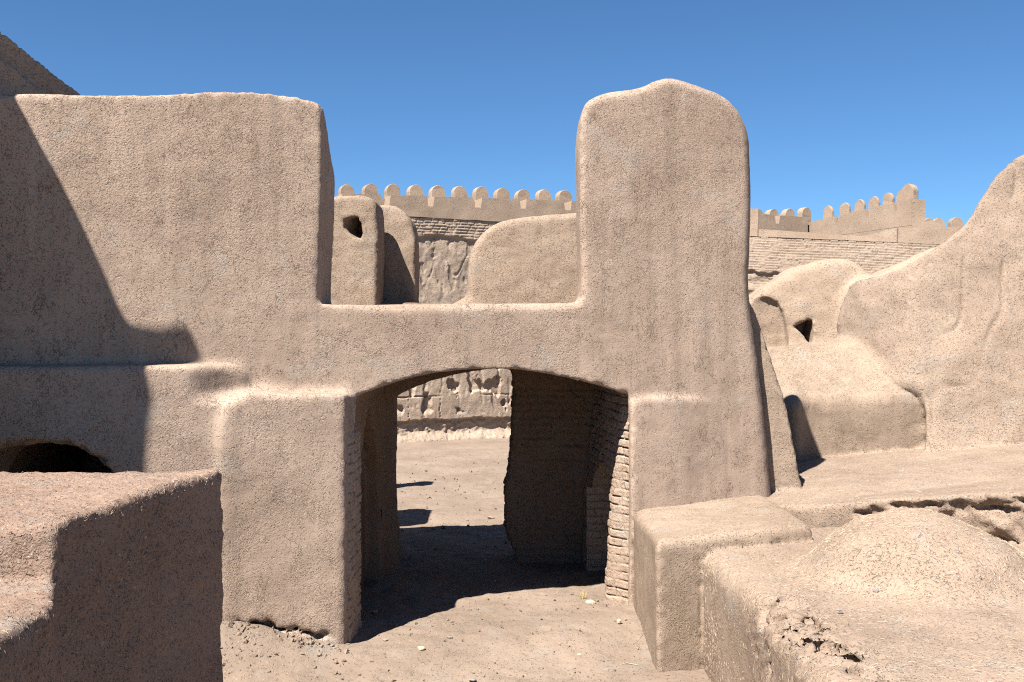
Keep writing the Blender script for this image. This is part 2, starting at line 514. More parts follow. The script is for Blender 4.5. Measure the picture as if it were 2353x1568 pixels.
def back_f(p):
    return slab(backP, lambda x, z: 12.0 - .65 * sstep(-.6, -1.2, x), 12.55, .05)(p)
pbox0 = box((-3.0, 8.0, -.5), (2.25, 12.5, 2.86), .05)
nicheL = Poly([(9.30, -.5), (9.30, 1.15), (9.5, 1.62), (9.8, 1.92), (10.1, 2.08), (10.4, 1.9), (10.7, 1.6), (11.0, 1.15), (11.05, -.5)], 1)
nicheI = Poly([(9.55, -.5), (9.55, 1.05), (9.75, 1.5), (10.1, 1.86), (10.5, 1.5), (10.75, 1.05), (10.75, -.5)], 1)

def wob(p, a, s):
    return a * (np.sin(p[:, 0] * s + 1.3 * np.sin(p[:, 2] * s * .7)) * np.sin(p[:, 2] * s * 1.1 + 2.0) * np.sin(p[:, 1] * s * .9 + .5))

def gate_parts(p):
    """p in the wall's frame"""
    x, y, z = p[:, 0], p[:, 1], p[:, 2]
    pw = from_wall(p)
    fr = front_f(p)
    fall = (y - 9.2) * .72 + (z - 4.80) * .69            # rounded, backward falling crown of the tall wall
    fr = np.where(x < -1.5, smax(fr, fall, .12), fr)
    crack = .36 + (x + 2.42) * (-.27) + .015 * np.sin(x * 23) + .01 * np.sin(x * 57)
    gro = np.maximum(np.abs(z - crack) - .022 - .012 * np.sin(x * 11), np.abs(y - 8.68) - .11 * sstep(-1.5, -1.8, x) - .02)
    bl = np.maximum(butL(p), -gro)
    return {'tall_wall': np.where(x < XT, fr, np.maximum(fr, x - XT)),
            'span': np.maximum(fr, np.maximum(XT - x, x - XPIER)),
            'pier': np.minimum(pier_f(p), np.maximum(fr, XPIER - x)),
            'buttress': bl, 'flank': butR(p), 'ledge': ledge_f(p), 'passage': np.maximum(pbox0(pw), 9.25 - y), 'back': back_f(pw)}

def gate_cuts(p):
    x, y, z = p[:, 0], p[:, 1], p[:, 2]
    Y = from_wall(p)[:, 1]
    tun = np.maximum(pa(x, z), 8.0 - y)
    tun = np.maximum(tun, np.where(y < 8.985, -1.395 - x, -9))
    tun = np.maximum(tun, Y - 13.2)
    nl = np.maximum(nicheL(Y, z), np.maximum(-1.62 - x, x + 1.2))
    ni = np.maximum(nicheI(Y, z), np.maximum(-1.95 - x, x + 1.2))
    oven = np.maximum(holeP(x, z), np.maximum(8.3 - y, y - 9.0)) + .010 * np.sin(x * 37 + 2 * np.sin(x * 11)) * sstep(9.2, 8.9, y)
    ov2 = np.maximum(hole2P(x, z), np.maximum(8.3 - y, y - 11.2))
    return tun, nl, ni, oven, ov2

oven_mass = box((-6.8, 9.3, -.5), (-2.6, 11.6, 2.3), .05)
def gate(p):
    c = gate_parts(p)
    w = np.minimum(np.minimum(np.minimum(c['tall_wall'], c['span']), c['pier']), c['passage'])
    w = np.minimum(w, oven_mass(p))
    w = smin(w, c['ledge'], .07)
    w = smin(w, c['buttress'], .10)
    w = smin(w, c['flank'], .05)
    tun, nl, ni, oven, ov2 = gate_cuts(p)
    w = smax(w, -tun, .025)
    w = np.maximum(w, -np.minimum(nl, ni))
    w = np.minimum(w, c['back'])
    w = smax(w, -oven, .05)
    w = np.maximum(w, -ov2)
    return w + wob(p, .006, 5.0)

HG = .024
v, q = net(gate, (-5.4, 8.55, -.2), (3.05, 12.6, 5.85), HG)
vp = v.astype(f32)
v, n = roughen(from_wall(v), q, .009, .0035, .0018)
gp = gate_parts(vp)
tun = gate_cuts(vp)[0]
names = ['tall_wall', 'span', 'pier', 'buttress', 'flank', 'ledge', 'passage', 'back']
lab = np.argmin(np.stack([np.abs(gp[k]) - (.012 if k in ('buttress', 'flank', 'ledge') else 0) for k in names], 1), 1)
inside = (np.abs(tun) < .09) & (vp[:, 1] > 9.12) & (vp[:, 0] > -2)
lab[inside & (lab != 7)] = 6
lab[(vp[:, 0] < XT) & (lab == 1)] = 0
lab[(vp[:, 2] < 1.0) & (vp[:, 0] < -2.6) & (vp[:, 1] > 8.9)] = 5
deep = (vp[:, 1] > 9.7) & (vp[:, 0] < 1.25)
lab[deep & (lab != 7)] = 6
fl = lab[q[:, 0]]

pm = np.zeros(len(v), bool); pm[np.unique(q[np.isin(fl, [6, 7])])] = True
pm &= (v[:, 2] < 2.2) & (v[:, 0] > -1.15)
br = brick_disp(v[:, 0] + v[:, 1], v[:, 2], .085, .24, .012, 7.0, .022, .02)
v = v + n * (br * pm)[:, None]
n = vnorm(v, q)
def piece(i, name, mat, parent=None):
    ids = [names.index(k) for k in (i if isinstance(i, tuple) else (i,))]
    vv, qq, nn = sub(v, q, n, np.isin(fl, ids))
    return mesh_obj(name, vv, qq, mat, parent, nn)

tag(piece('tall_wall', 'tall_wall', M['plaster']), 'tall flat-topped mud wall left of the archway, its left side in deep slanting shadow', 'wall')
tag(piece('ledge', 'ledge', M['plaster_rough']), 'low rounded mud ledge along the tall wall, half shaded, with a dark arched hole', 'ledge')
gw = tag(empty('gateway', (-.2, 9.5, 0)), 'low wide mud archway with a level parapet and dark brick passage', 'archway')
piece('span', 'arch_span', M['plaster_rough'], gw)
piece(('passage', 'back'), 'passage_wall', M['brick_shade'], gw)
piece('buttress', 'buttress', M['plaster_rough'], gw)['label'] = 'buttress with rounded shoulder left of the opening'
piece('flank', 'buttress', M['plaster'], gw)['label'] = 'shallow buttress right of the opening'
tag(piece('pier', 'pier', M['plaster']), 'tall round-shouldered mud pier with a lump on top, right of the archway', 'pier')

# brick jambs with real courses
def grid_mesh(us, ws):
    U, W = np.meshgrid(us, ws, indexing='ij')
    ni, nj = U.shape
    I = np.arange(ni * nj).reshape(ni, nj)
    return U.ravel(), W.ravel(), np.stack([I[:-1, :-1], I[1:, :-1], I[1:, 1:], I[:-1, 1:]], -1).reshape(-1, 4)

U, W, jq = grid_mesh(np.concatenate([np.arange(0, .5, .007), np.arange(.5, 2.4, .012)]), np.arange(-.12, 2.40, .008))
top = np.clip(W / 2.15, 0, 1)
splay = sstep(0, .27, U)
inner = .985 + .17 * top ** 1.5                                    # face of the wall once past the splay
X = (1.20 - .02 * top) * (1 - splay) + inner * splay - .085 * np.maximum(0, U - .15)
nich = Poly([(.36, -.2), (.36, .98), (.5, 1.2), (.92, 1.38), (1.32, 1.22), (1.5, .98), (1.5, -.2)], 1)(U, W)
X = np.where(nich < 0, np.maximum(X, 1.165), X)
p3 = np.stack([U, W, 0 * U], 1)
bd = brick_disp(U, W, .085, .22, .007, 2.0, 1.0, 0.0) * (.006 + .034 * sstep(-.1, .55, fbm(p3, 6.0, 2, 5.5))) + brick_disp(U, W, .085, .22, .007, 2.0, 0.0, .010)
X = X - bd + .012 * fbm(p3, 5, 3, 2.2) + .006 * fbm(p3, 30, 2, 7.7)
jv = np.stack([X, WY + WK * 1.2 + .03 + U, W], 1)
o = mesh_obj('brick_jamb', jv, jq, M['brick'], gw); o['label'] = 'sunlit brick jamb'
U, W, jq = grid_mesh(np.arange(0, .36, .01), np.arange(-.1, 1.02, .008))
p3 = np.stack([U, W, 0 * U], 1)
bd = brick_disp(U, W, .085, .22, .008, 3.0, 1.0, 0.0) * .022 + brick_disp(U, W, .085, .22, .007, 3.0, 0.0, .012)
jv = np.stack([.862 + U, WY + WK * 1.2 + 1.50 - bd + .008 * fbm(p3, 9, 2, 2.2), W], 1)
mesh_obj('niche_back', jv, jq, M['brick'], gw)
U, W, jq = grid_mesh(np.arange(0, .58, .008), np.arange(-.1, 2.0, .008))
p3 = np.stack([U, W, 0 * U], 1)
bd = brick_disp(U, W, .085, .22, .007, 5.0, 1.0, 0.0) * (.005 + .028 * sstep(-.1, .55, fbm(p3, 6.0, 2, 5.5))) + brick_disp(U, W, .085, .22, .007, 5.0, 0.0, .008)
X = -1.432 - .06 * sstep(.05, .0, U) + .03 * U + bd + .012 * fbm(p3, 5, 3, 2.2) - .06 * sstep(1.8, 2.0, W) + .006 * fbm(p3, 30, 2, 7.7)
jv = np.stack([X, 8.75 + U, W], 1)
o = mesh_obj('brick_jamb', jv, jq[:, ::-1], M['brick'], gw); o['label'] = 'shaded brick jamb'

# ------------------------------------------------------------------ right hand ruins
def slopeY(y, Y0, b, z0=1.5):
    k = (CY - y) / FPX
    return (Y0 + b * (EYE - z0)) / (1 - b * k)
def PB(pts, Y0, b):
    return [P(x, y, slopeY(y, Y0, b)) for x, y in pts]

slabP = Poly(PP([(1690, 660), (1722, 690), (1735, 720), (1765, 802), (1790, 880), (1806, 930), (1822, 1010), (1834, 1075), (1843, 1120), (1850, 1400), (1690, 1400)], 9.64), 1)
wedge = slab(slabP, 9.60, 9.95, .035)
def step_f(p):
    x, y, z = p[:, 0], p[:, 1], p[:, 2]
    top = z - (1.20 + .045 * (x - 1.1))
    side = np.maximum(1.085 - x + .01 * (z - 1) * 0, np.maximum(x - 2.38, np.maximum(7.46 + .31 * (x - 1.12) - y, y - 9.4)))
    return rint(side, top, .075)
def terrace_f(p):
    x, y, z = p[:, 0], p[:, 1], p[:, 2]
    top = z - 1.13 - .02 * np.sin(x * 2.1 + y)
    side = np.maximum(1.455 - x - .05 * np.sin(y * 1.7) * sstep(7.3, 6, y), np.maximum(y - 8.4, 1.5 - y))
    d = rint(side, top, .15)
    return d
dam = []
rr = np.random.default_rng(4)
for _ in range(50):                       # broken corner: bites out of the plaster
    Y = rr.uniform(4.9, 6.1) if rr.random() < .75 else rr.uniform(4.2, 4.9)
    t = rr.uniform(-.10, .25)
    z = 1.13 - (rr.uniform(0, .6) if t < .06 else rr.uniform(0, .06))
    dam.append((1.47 + t, Y, z, rr.uniform(.025, .07)))
dam += [(1.52, 6.02, 1.06, .05), (1.50, 5.95, 1.02, .06), (1.53, 5.75, 1.08, .06), (1.60, 5.6, 1.12, .05), (1.52, 5.5, 1.05, .06), (1.68, 5.95, 1.13, .05)]
dam = np.array(dam)
def bites(p):
    d = np.full(len(p), 9.0, f32)
    m = (p[:, 0] < 2.2) & (p[:, 1] > 4.2) & (p[:, 1] < 6.5)
    if m.any():
        pp = p[m]
        dd = np.full(len(pp), 9.0)
        for x, y, z, r in dam:
            q = pp - np.array([x, y, z])
            q = q * np.array([1.0, .75, 1.25])
            dd = np.minimum(dd, np.linalg.norm(q, axis=1) - r)
        d[m] = dd + .02 * np.sin(pp[:, 0] * 70) * np.sin(pp[:, 1] * 61) * np.sin(pp[:, 2] * 80)
    return d
def plat_top(x, y):
    return 1.235 + .10 * (x - 2.4) + .114 * np.maximum(0, 9 - y) * sstep(2.4, 3.2, x)
def platform_f(p):
    x, y, z = p[:, 0], p[:, 1], p[:, 2]
    top = z - plat_top(x, y)
    nx, ny = -.647, -.762
    e = (x - 2.57) * nx + (y - 8.73) * ny + .02 * np.sin(x * 9) + .012 * np.sin(x * 23 + 1)
    e = np.maximum(e, 1.9 - x)
    under = sstep(2.95, 3.1, x) * .04 * sstep(-.035, -.06, top) * (1 + .5 * np.sin(x * 31) * np.sin(z * 26))
    und2 = .012 * sstep(2.95, 3.1, x) * np.sin(z * 37 + 2 * np.sin(x * 7)) * sstep(-.08, -.12, top)
    e = e + under + und2
    return rint(np.maximum(e, np.maximum(x - 9, y - 13.5)), top, .03)
mound_f = ell((2.76, 6.75, .98), (.78, .72, .55))
lowP = Poly([(11.50, .6), (11.47, 1.5), (11.42, 1.98), (11.47, 2.08), (11.75, 2.28), (12.2, 2.60), (12.4, 2.66), (12.6, 2.6), (13.2, 2.35), (13.6, 2.2), (13.6, .6)], 1)
def low_f(p):
    x, y, z = p[:, 0], p[:, 1], p[:, 2]
    zz = z - .13 * np.clip(x - 3.4, -.8, 2) * sstep(2.0, 2.6, z)
    yy = y + .22 * sstep(3.42, 3.15, x) * sstep(2.3, 1.9, z) - .30 * sstep(3.3, 3.0, x)
    return np.maximum(lowP(yy, zz), np.maximum(2.4 - x, x - 6.2))
bigP = Poly(PB([(2005, 634), (2080, 602), (2130, 572), (2170, 546), (2200, 517), (2225, 480), (2245, 447), (2270, 407), (2310, 372), (2353, 350), (2420, 325), (2600, 300), (2900, 290),
                (2900, 1300), (2114, 1300), (2117, 1040), (2120, 960), (2118, 915), (2095, 888), (2040, 872), (1985, 840), (1975, 760), (1982, 690), (1990, 650)], 11.15, .3), 1)
big_y = lambda x, z: 11.15 + .3 * (z - 1.5) - .10 * (x - 4.6) + .95 * sstep(4.75, 3.9, x) * sstep(1.9, 2.5, z)
def big(p):
    x, y, z = p[:, 0], p[:, 1], p[:, 2]
    f = big_y(x, z)
    dy = np.clip(y - f, 0, 1)
    return rint(bigP(x - .52 * dy, z + .22 * dy), np.maximum(f - y, y - f - .7), .10)
nichP = Poly(PP([(1600, 900), (1600, 760), (1690, 715), (1725, 690), (1742, 672), (1762, 655), (1792, 635), (1830, 615), (1870, 600), (1905, 592), (1940, 589), (1970, 596), (1992, 612), (2000, 630), (2004, 700), (2004, 900)], 13.15), 1)
nwall = slab(nichP, lambda x, z: 12.95 + .18 * (z - 2.6), 13.7, .13)
pilP = Poly(PP([(1952, 900), (1954, 700), (1960, 668), (1975, 652), (2000, 640), (2050, 622), (2110, 592), (2200, 560), (2260, 560), (2260, 900)], 12.85), 1)
pil = slab(pilP, lambda x, z: 12.62 + .35 * (z - 2.6), 13.6, .12)
recP = Poly(PP([(1690, 860), (1690, 740), (1708, 716), (1740, 690), (1768, 682), (1792, 696), (1806, 720), (1811, 760), (1812, 860)], 12.95), 1)
triP = Poly(PP([(1829, 749), (1845, 741), (1858, 736), (1872, 734), (1871, 760), (1869, 790), (1863, 790), (1848, 770)], 12.95), 0, .01)
brow = ell((*[(1772 - CX) * 12.9 / FPX], 13.02, P(0, 664, 12.9)[1]), (.24, .10, .10))
def right_parts(p):
    x, y, z = p[:, 0], p[:, 1], p[:, 2]
    ter = terrace_f(p)
    ter = smax(ter, -bites(p), .02)
    nw = nwall(p)
    nw = smax(nw, -np.maximum(recP(x, z), np.maximum(12 - y, y - 13.14)), .05)
    nw = np.maximum(nw, -np.maximum(triP(x, z), np.maximum(12 - y, y - 13.45)))
    return {'wedge': wedge(p), 'step': step_f(p), 'terrace': ter, 'platform': platform_f(p), 'mound': mound_f(p) + .014 * np.sin(x * 3.1 + 2 * np.sin(y * 2.7)) * np.sin(y * 3.3 + z * 4) + .018 * np.sin(x * 7 + 1) * np.sin(y * 6 + 2 * np.sin(z * 5)),
            'low': low_f(p), 'big': big(p), 'niche': nw, 'pil': pil(p)}
def right(p):
    c = right_parts(p)
    w = np.minimum(c['step'], c['terrace'])
    w = np.minimum(w, c['platform'])
    w = smin(w, c['mound'], .14)
    w = np.minimum(w, c['wedge'])
    b = smin(c['niche'], c['pil'], .16)
    b = smin(b, c['big'], .26)
    b = smin(b, c['low'], .10)
    w = smin(w, b, .02)
    return w + wob(p, .012, 5.0) * sstep(4, 6, p[:, 1])
v, q = net(right, (1.0, 3.6, -.1), (7.4, 13.9, 5.9), .026, slack=2.3)
vp = v.astype(f32)
KS = 1.13                                              # outlines above were laid out at 1/1.13 of the true size
EYEV = np.array([0, 0, EYE])
v = EYEV + KS * (v - EYEV)
v, n = roughen(v, q, .012, .006, .003, 22.0)
rp = right_parts(vp)
PLATN = n
names = ['wedge', 'step', 'terrace', 'platform', 'mound', 'low', 'big', 'niche', 'pil']
lab = np.argmin(np.stack([np.abs(rp[k]) - (.02 if k == 'mound' else 0) for k in names], 1), 1)
lab[lab == 8] = 7
# rain-worn lumps and gullies on the ruined walls behind
rw = np.isin(lab, [5, 6, 7])
gu = -.03 * sstep(.10, .0, np.abs(perlin(v * np.array([1, .4, .35]), 2.1, 44.))) * sstep(0, .4, perlin(v, .9, 3.))
amp = np.where(lab == 5, .020, .040)
v[rw] += n[rw] * (amp * fbm(v, 1.3, 3, 71.) + gu * (lab == 6))[rw][:, None]
# broken, crumbling faces: platform front and terrace corner
pf_ = (lab == 3) & (n[:, 2] < .55) & (vp[:, 0] > 2.9)
v[pf_] += n[pf_] * (.030 * fbm(v[pf_] * np.array([1, 1, 1.8]), 7.0, 4, 2.2) - .05 * sstep(.25, .5, perlin(v[pf_] * np.array([.4, .4, 2.0]), 6.0, 9.9)))[:, None]
tf_ = (lab == 2) & (bites(vp) < .10)
v[tf_] += n[tf_] * (.022 * fbm(v[tf_], 14.0, 3, 5.2))[:, None]
n = vnorm(v, q)
fl = lab[q[:, 0]]
R = {}
R['wedge'] = tag(piece('wedge', 'wedge_wall', M['plaster_back']), 'narrow leaning mud wall edge behind the pier, half in shadow', 'wall')
R['step'] = tag(piece('step', 'step_block', M['plaster_back']), 'square-edged mud step at the foot of the pier', 'step')
R['terrace'] = tag(piece('terrace', 'terrace_block', M['straw_mud']), 'broad sunlit mud terrace with a broken, pitted front corner', 'terrace')
R['platform'] = tag(piece('platform', 'raised_platform', M['straw_mud']), 'raised sunlit platform behind the mound, cracked plaster crust along its edge', 'platform')
R['mound'] = tag(piece('mound', 'mud_mound', M['straw_mud']), 'round heap of straw-flecked mud on the terrace', 'mound')
R['low'] = tag(piece('low', 'low_wall', M['plaster_back']), 'low battered mud wall at the back of the raised platform, rounded top', 'wall')
R['big'] = tag(piece('big', 'sloping_wall', M['straw_mud']), 'massive straw-flecked mud wall with a long sloping edge down from the right', 'wall')
R['niche'] = tag(piece(('niche', 'pil'), 'niche_wall', M['plaster_far']), 'humped mud wall with a small triangular niche and an arched hollow', 'wall')

# ------------------------------------------------------------------ near block, lower left
def block_f(p):
    x, y, z = p[:, 0], p[:, 1], p[:, 2]
    xr = -1.755 + .19 * (y - 6.1) + .006 * np.sin(z * 2.3 + 1)
    side = rint(rint(x - xr, y - 6.1, .06), 4.50 + .05 * (z - 1.9) - y, .03)
    top = z - (1.895 + .012 * np.sin(x * 3) + .015 * (y - 5) - .015 * sstep(4.75, 4.45, y) ** 2)
    d = rint(side, top, .045)
    s2 = np.maximum(x - (-1.885 - .45 * np.maximum(0, y - 4.1) + .015 * np.sin(y * 9)), np.maximum(2.6 - y, y - 4.7))
    b2 = rint(s2, z - 1.615 - .02 * np.sin(x * 7) * np.sin(y * 5), .05)
    return smin(d, b2, .04) + wob(p, .008, 6) + .004 * np.sin(x * 31 + 3 * np.sin(y * 9)) * np.sin(y * 27 + 2 * np.sin(z * 13))
v, q = net(block_f, (-4.2, 2.5, -.25), (-1.5, 6.3, 2.2), .018)
v, n = roughen(v, q, .012, .010, .006, 30.0)
nb = mesh_obj('mud_block', v, q, M['near_mud'], None, n)
tag(nb, 'near mud block with sunlit crumbly top and dark brown shaded side', 'mud wall')
NEAR = (v, q, n)

# ------------------------------------------------------------------ piers behind the parapet
p1 = Poly(PP([(690, 800), (690, 470), (765, 452), (800, 447), (838, 449), (860, 457), (868, 475), (871, 560), (868, 640), (866, 800)], 11.05), 1)
p2 = Poly(PP([(835, 800), (838, 480), (880, 472), (905, 473), (930, 485), (948, 510), (956, 545), (957, 600), (955, 800)], 11.85), 1)
p3_ = Poly(PP([(1074, 800), (1074, 640), (1077, 592), (1086, 565), (1110, 532), (1150, 508), (1200, 498), (1260, 493), (1330, 489), (1430, 489), (1430, 800)], 11.55), 1)
h1 = Poly(PP([(787, 520), (793, 505), (806, 498), (822, 498), (831, 515), (833, 540), (826, 550), (812, 549), (798, 535)], 11.), 0, .008)
f1, f2, f3 = slab(p1, 11.0, 11.62, .06), slab(p2, 11.8, 12.3, .06), slab(p3_, 11.5, 12.1, .09)
def back1(p):
    x, y, z = p[:, 0], p[:, 1], p[:, 2]
    h = np.maximum(h1(x - .28 * (y - 11.0), z), np.maximum(10 - y, y - 11.42)) + .012 * np.sin(z * 38) * sstep(11.05, 11.15, y)
    return smax(f1(p), -h, .015) + wob(p, .01, 6)
foot = ell((P(1075, 700, 11.5)[0] - .05, 11.7, 2.98), (.22, .2, .2))
for nm, fn, mat, lb, lo, hi in (
        ('mud_pillar', back1, 'plaster_back', 'flat-fronted mud pillar with a small round hole near its top, beside the tall wall', (-3, 10.8, 2.4), (-1.2, 11.8, 4.7)),
        ('mud_pillar', lambda p: f2(p) + wob(p, .01, 6), 'plaster_back', 'round-shouldered mud pillar crossed by the neighbouring pillar\'s shadow', (-2.2, 11.6, 2.4), (-.8, 12.5, 4.7)),
        ('round_wall', lambda p: smin(f3(p), foot(p), .15) + wob(p, .012, 5), 'plaster_back', 'sunlit mud wall with a quarter-round shoulder behind the archway parapet', (-.9, 11.3, 2.4), (1.5, 12.3, 4.6))):
    v, q = net(fn, lo, hi, .026)
    v, n = roughen(v, q, .014, .008, .004)
    tag(mesh_obj(nm, v, q, M[mat], None, n), lb, 'pillar' if 'pillar' in nm else 'wall')

# ------------------------------------------------------------------ building on the left (throws the big shadow)
SUN_AZ, SUN_EL = math.radians(55.0), math.radians(54.5)
L = np.array([math.cos(SUN_EL) * math.cos(SUN_AZ), math.cos(SUN_EL) * math.sin(SUN_AZ), -math.sin(SUN_EL)])
XCAST = -4.6
def cast(px, py, yl, XC=XCAST):
    """point of the plane X = XC whose shadow falls on the seen point of the gateway wall"""
    Y = (WY + (yl - 9.0) / WC) / (1 - WK * (px - CX) / FPX)
    x, z = P(px, py, Y)
    t = (x - XC) / L[0]
    return (Y - L[1] * t, z - L[2] * t)
prof = [cast(365, 1075, 8.8), cast(380, 960, 8.8), cast(362, 890, 8.8), cast(342, 845, 8.8), cast(470, 828, 9.), cast(440, 770, 9.), cast(436, 752, 9.), cast(360, 756, 9.), cast(288, 745, 9.),
        cast(245, 640, 9.), cast(190, 520, 9.), cast(135, 410, 9.), cast(90, 330, 9.), cast(55, 262, 9.), cast(30, 222, 9.)]
y9, z9 = prof[-1]
prof = [(prof[0][0] - .02, -3)] + prof + [(y9 + .2, z9 + .5), (max(8.3, y9 + .4), z9 + .6), (max(8.3, y9 + .4), -3)]
castP = Poly(prof, 0, .02)
lb = empty('ruined_building', (-5.2, 8.2, 0))
tag(lb, 'dark shaded brick building with a steep sloping edge behind the tall wall', 'building')
cast_f = lambda p: rint(castP(p[:, 1] + L[1] / L[0] * (XCAST - p[:, 0]), p[:, 2] + L[2] / L[0] * (XCAST - p[:, 0])), np.maximum(XCAST - .45 - p[:, 0], p[:, 0] - XCAST), .01)
v, q = net(cast_f, (-5.15, 4.8, -.1), (-4.5, 8.4, 8.6), .03)
mesh_obj('side_wall', v, q, M['plaster'], lb, vnorm(v, q))
RT, RN = .50, .866
RX, RY = -3.97, 9.2                                    # the ramp wall runs towards us to the left, its face turned from the sun
def ramp_pts(pts, o):
    out = []
    for x, y in pts:
        k = (x - CX) / FPX
        Y = (o + RX * RN - RY * RT) / (RN * k - RT)
        X, Z = P(x, y, Y)
        out.append(((X - RX) * RT + (Y - RY) * RN, Z))
    return out
def ramp_slab(poly, o0, o1, r):
    def fn(p):
        sl = p[:, 0]; o = p[:, 1]
        return rint(poly(sl, p[:, 2]), np.maximum(o0 - o, o - o1), r)
    return fn
def ramp_world(v):
    sl, o = v[:, 0], v[:, 1]
    return np.stack([RX + RT * sl + RN * o, RY + RN * sl - RT * o, v[:, 2]], 1)
rampP = Poly(ramp_pts([(-60, 25), (0, 70), (50, 106), (100, 146), (150, 186), (190, 219), (240, 262), (330, 340), (330, 760), (-60, 760)], 0), 0)
v, q = net(ramp_slab(rampP, -.5, 0, .02), (-1.6, -.6, 2.5), (1.2, .12, 6.4), .022)
(a0, b0), (a1, b1) = ramp_pts([(0, 70), (190, 219)], 0)
dl = math.hypot(a1 - a0, b1 - b0); ca, sa_ = (a1 - a0) / dl, (b1 - b0) / dl
sv = brick_disp(v[:, 0] * ca + v[:, 2] * sa_, v[:, 2] * ca - v[:, 0] * sa_ + 40.03, .085, .17, .010, 3, .018, .012)
n = vnorm(v, q); v = v + n * sv[:, None]
v = ramp_world(v)
mesh_obj('brick_ramp', v, q, M['brick'], lb, vnorm(v, q))
r2 = Poly(ramp_pts([(-60, 84), (0, 132), (35, 160), (60, 180), (90, 203), (115, 222), (160, 262), (160, 760), (-60, 760)], .12), 0)
v, q = net(ramp_slab(r2, -.1, .12, .02), (-1.6, -.25, 2.5), (1.0, .25, 6.2), .022)
v, n = roughen(ramp_world(v), q, .015, .012, .004)
mesh_obj('plaster_face', v, q, M['plaster_rough'], lb, n)

# unseen stubs added behind the tall wall to cast the courtyard shadows
for i, (x1, y0, y1, h, lbl) in enumerate(((-2.55, 12.8, 14.0, 3.0, 'unseen broken wall end added to cast a courtyard shadow'),
                                          (-2.8, 16.7, 17.2, 2.9, 'unseen thin wall end added to cast the far courtyard shadow'))):
    fn = (lambda x1, y0, y1, h: lambda p: rint(np.maximum(np.maximum(p[:, 0] - x1 - .25 * np.sin(p[:, 2] * 2.2), -6.5 - p[:, 0]), np.maximum(y0 - p[:, 1], p[:, 1] - y1)), p[:, 2] - h - .2 * np.sin(p[:, 0] * 4), .1))(x1, y0, y1, h)
    v, q = net(fn, (-6.8, y0 - .3, -.1), (-2.6, y1 + .3, h + .6), .06)
    tag(mesh_obj('shadow_stub', v, q, M['plaster_rough'], None, vnorm(v, q)), lbl, 'wall')

# ------------------------------------------------------------------ far rampart
def wall_line(x):
    """rampart line: Y = 28.06 + .48 X"""
    return 28.06 + .48 * x
RA = math.atan(.48)
ux, uy = math.cos(RA), math.sin(RA)
nx, ny = uy, -ux                                        # towards the camera
def on_wall(s, out, z):
    return np.stack([s * ux + out * nx, 28.06 + s * uy + out * ny, z + 0 * s], -1)
def s_of(px):
    k = (px - CX) / FPX
    Y = 28.06 / (1 - .48 * k)
    return k * Y / ux, Y
def z_of(px, py):
    return EYE + (CY - py) * s_of(px)[1] / FPX

ramp_o = empty('rampart', (0, 28.06, 0))
tag(ramp_o, 'long crenellated rampart across the back with rounded merlons, crumbling brick below', 'rampart')
ZP = 5.99                                               # foot of the plastered parapet
def zl_(sv):
    return np.minimum(6.65 + .0375 * np.asarray(sv) * ux, 6.70)

def far_face(s0, s1, z0, z1, du):
    U, W, q = grid_mesh(np.arange(s0, s1, du), np.arange(z0, z1, du * .8))
    p3 = np.stack([U, W, 0 * U], 1)
    bk = brick_disp(U, W, .080, .21, .009, 1.0, .024, .014) + .02 * fbm(p3, 3, 2, 8.)
    rough = .04 * fbm(p3, 1.1, 4, 1.0) + .016 * fbm(p3 * np.array([1.6, .8, 1]), 3.2, 3, 6.0)
    pit = -.025 * sstep(.35, .55, fbm(p3 * np.array([1.7, .8, 1]), 2.2, 3, 12.0)) - .02 * sstep(.03, 0, np.abs(perlin(p3 * np.array([1, .35, 1]), 1.2, 31.))) * sstep(0, .3, perlin(p3, .8, 2.))
    line = 5.50 + .12 * perlin(p3, .9, 3.3) + .08 * perlin(p3, 3.3, 5.5)         # ragged lower limit of the brick courses
    m = sstep(line - .03, line + .02, W)
    # rammed earth lifts at the foot: seams, drying cracks, fallen blocks, hollowed base
    wob_ = .04 * perlin(p3, .9, 1.7) + .015 * perlin(p3, 5.0, 2.7)
    lay = np.zeros(len(U))
    for zc in (1.22, 1.95):
        lay = np.minimum(lay, -.05 * sstep(.024, .006, np.abs(W - zc - wob_)) * sstep(-.2, .05, perlin(p3, .7, zc * 3)))
    lift = np.floor((W - wob_) / .72)
    uu = U + .5 * np.sin(lift * 5.1) + .03 * perlin(p3, 5.0, 9.1) + .06 * perlin(p3, 1.7, 3.9)
    cell = np.floor(uu / .46)
    fu = np.abs(uu / .46 - cell - .5)
    hsh = np.sin(cell * 12.98 + lift * 78.2) * 43758.5; hsh = hsh - np.floor(hsh)
    lay = lay - .03 * sstep(.476, .494, fu) * (hsh > .6)
    strea = -.022 * sstep(.25, .5, perlin(p3 * np.array([1, .28, 1]), 6.0, 14.0))
    hole = -.10 * sstep(.22, .34, fbm(p3 * np.array([1.2, .8, 1]), 2.1, 3, 61.)) * sstep(.7, .9, W)
    wb = W + .05 * perlin(p3, 1.4, 4.2) + .03 * perlin(p3, 6.0, 1.2)
    und = -.11 * sstep(.60, .575, wb)
    lumps = .045 * sstep(-.05, .35, fbm(p3, 2.2, 3, 40.)) * sstep(.60, .45, W) + .03 * fbm(p3, 6.0, 3, 50.) * sstep(.62, .5, W) + .18 * sstep(.3, 0, W)
    lower = sstep(2.7, 2.4, W)
    d = m * (bk + .05) + (1 - m) * (rough * (1 - .55 * lower) + pit * (1 - .5 * lower) + lower * (lay + strea + hole + und + lumps))
    return on_wall(U, .35 + d, W), q
v, q = far_face(-6.0, 6.5, -.05, ZP + .02, .025)
mesh_obj('brick_face', v, q, M['brick_far'], ramp_o, vnorm(v, q))

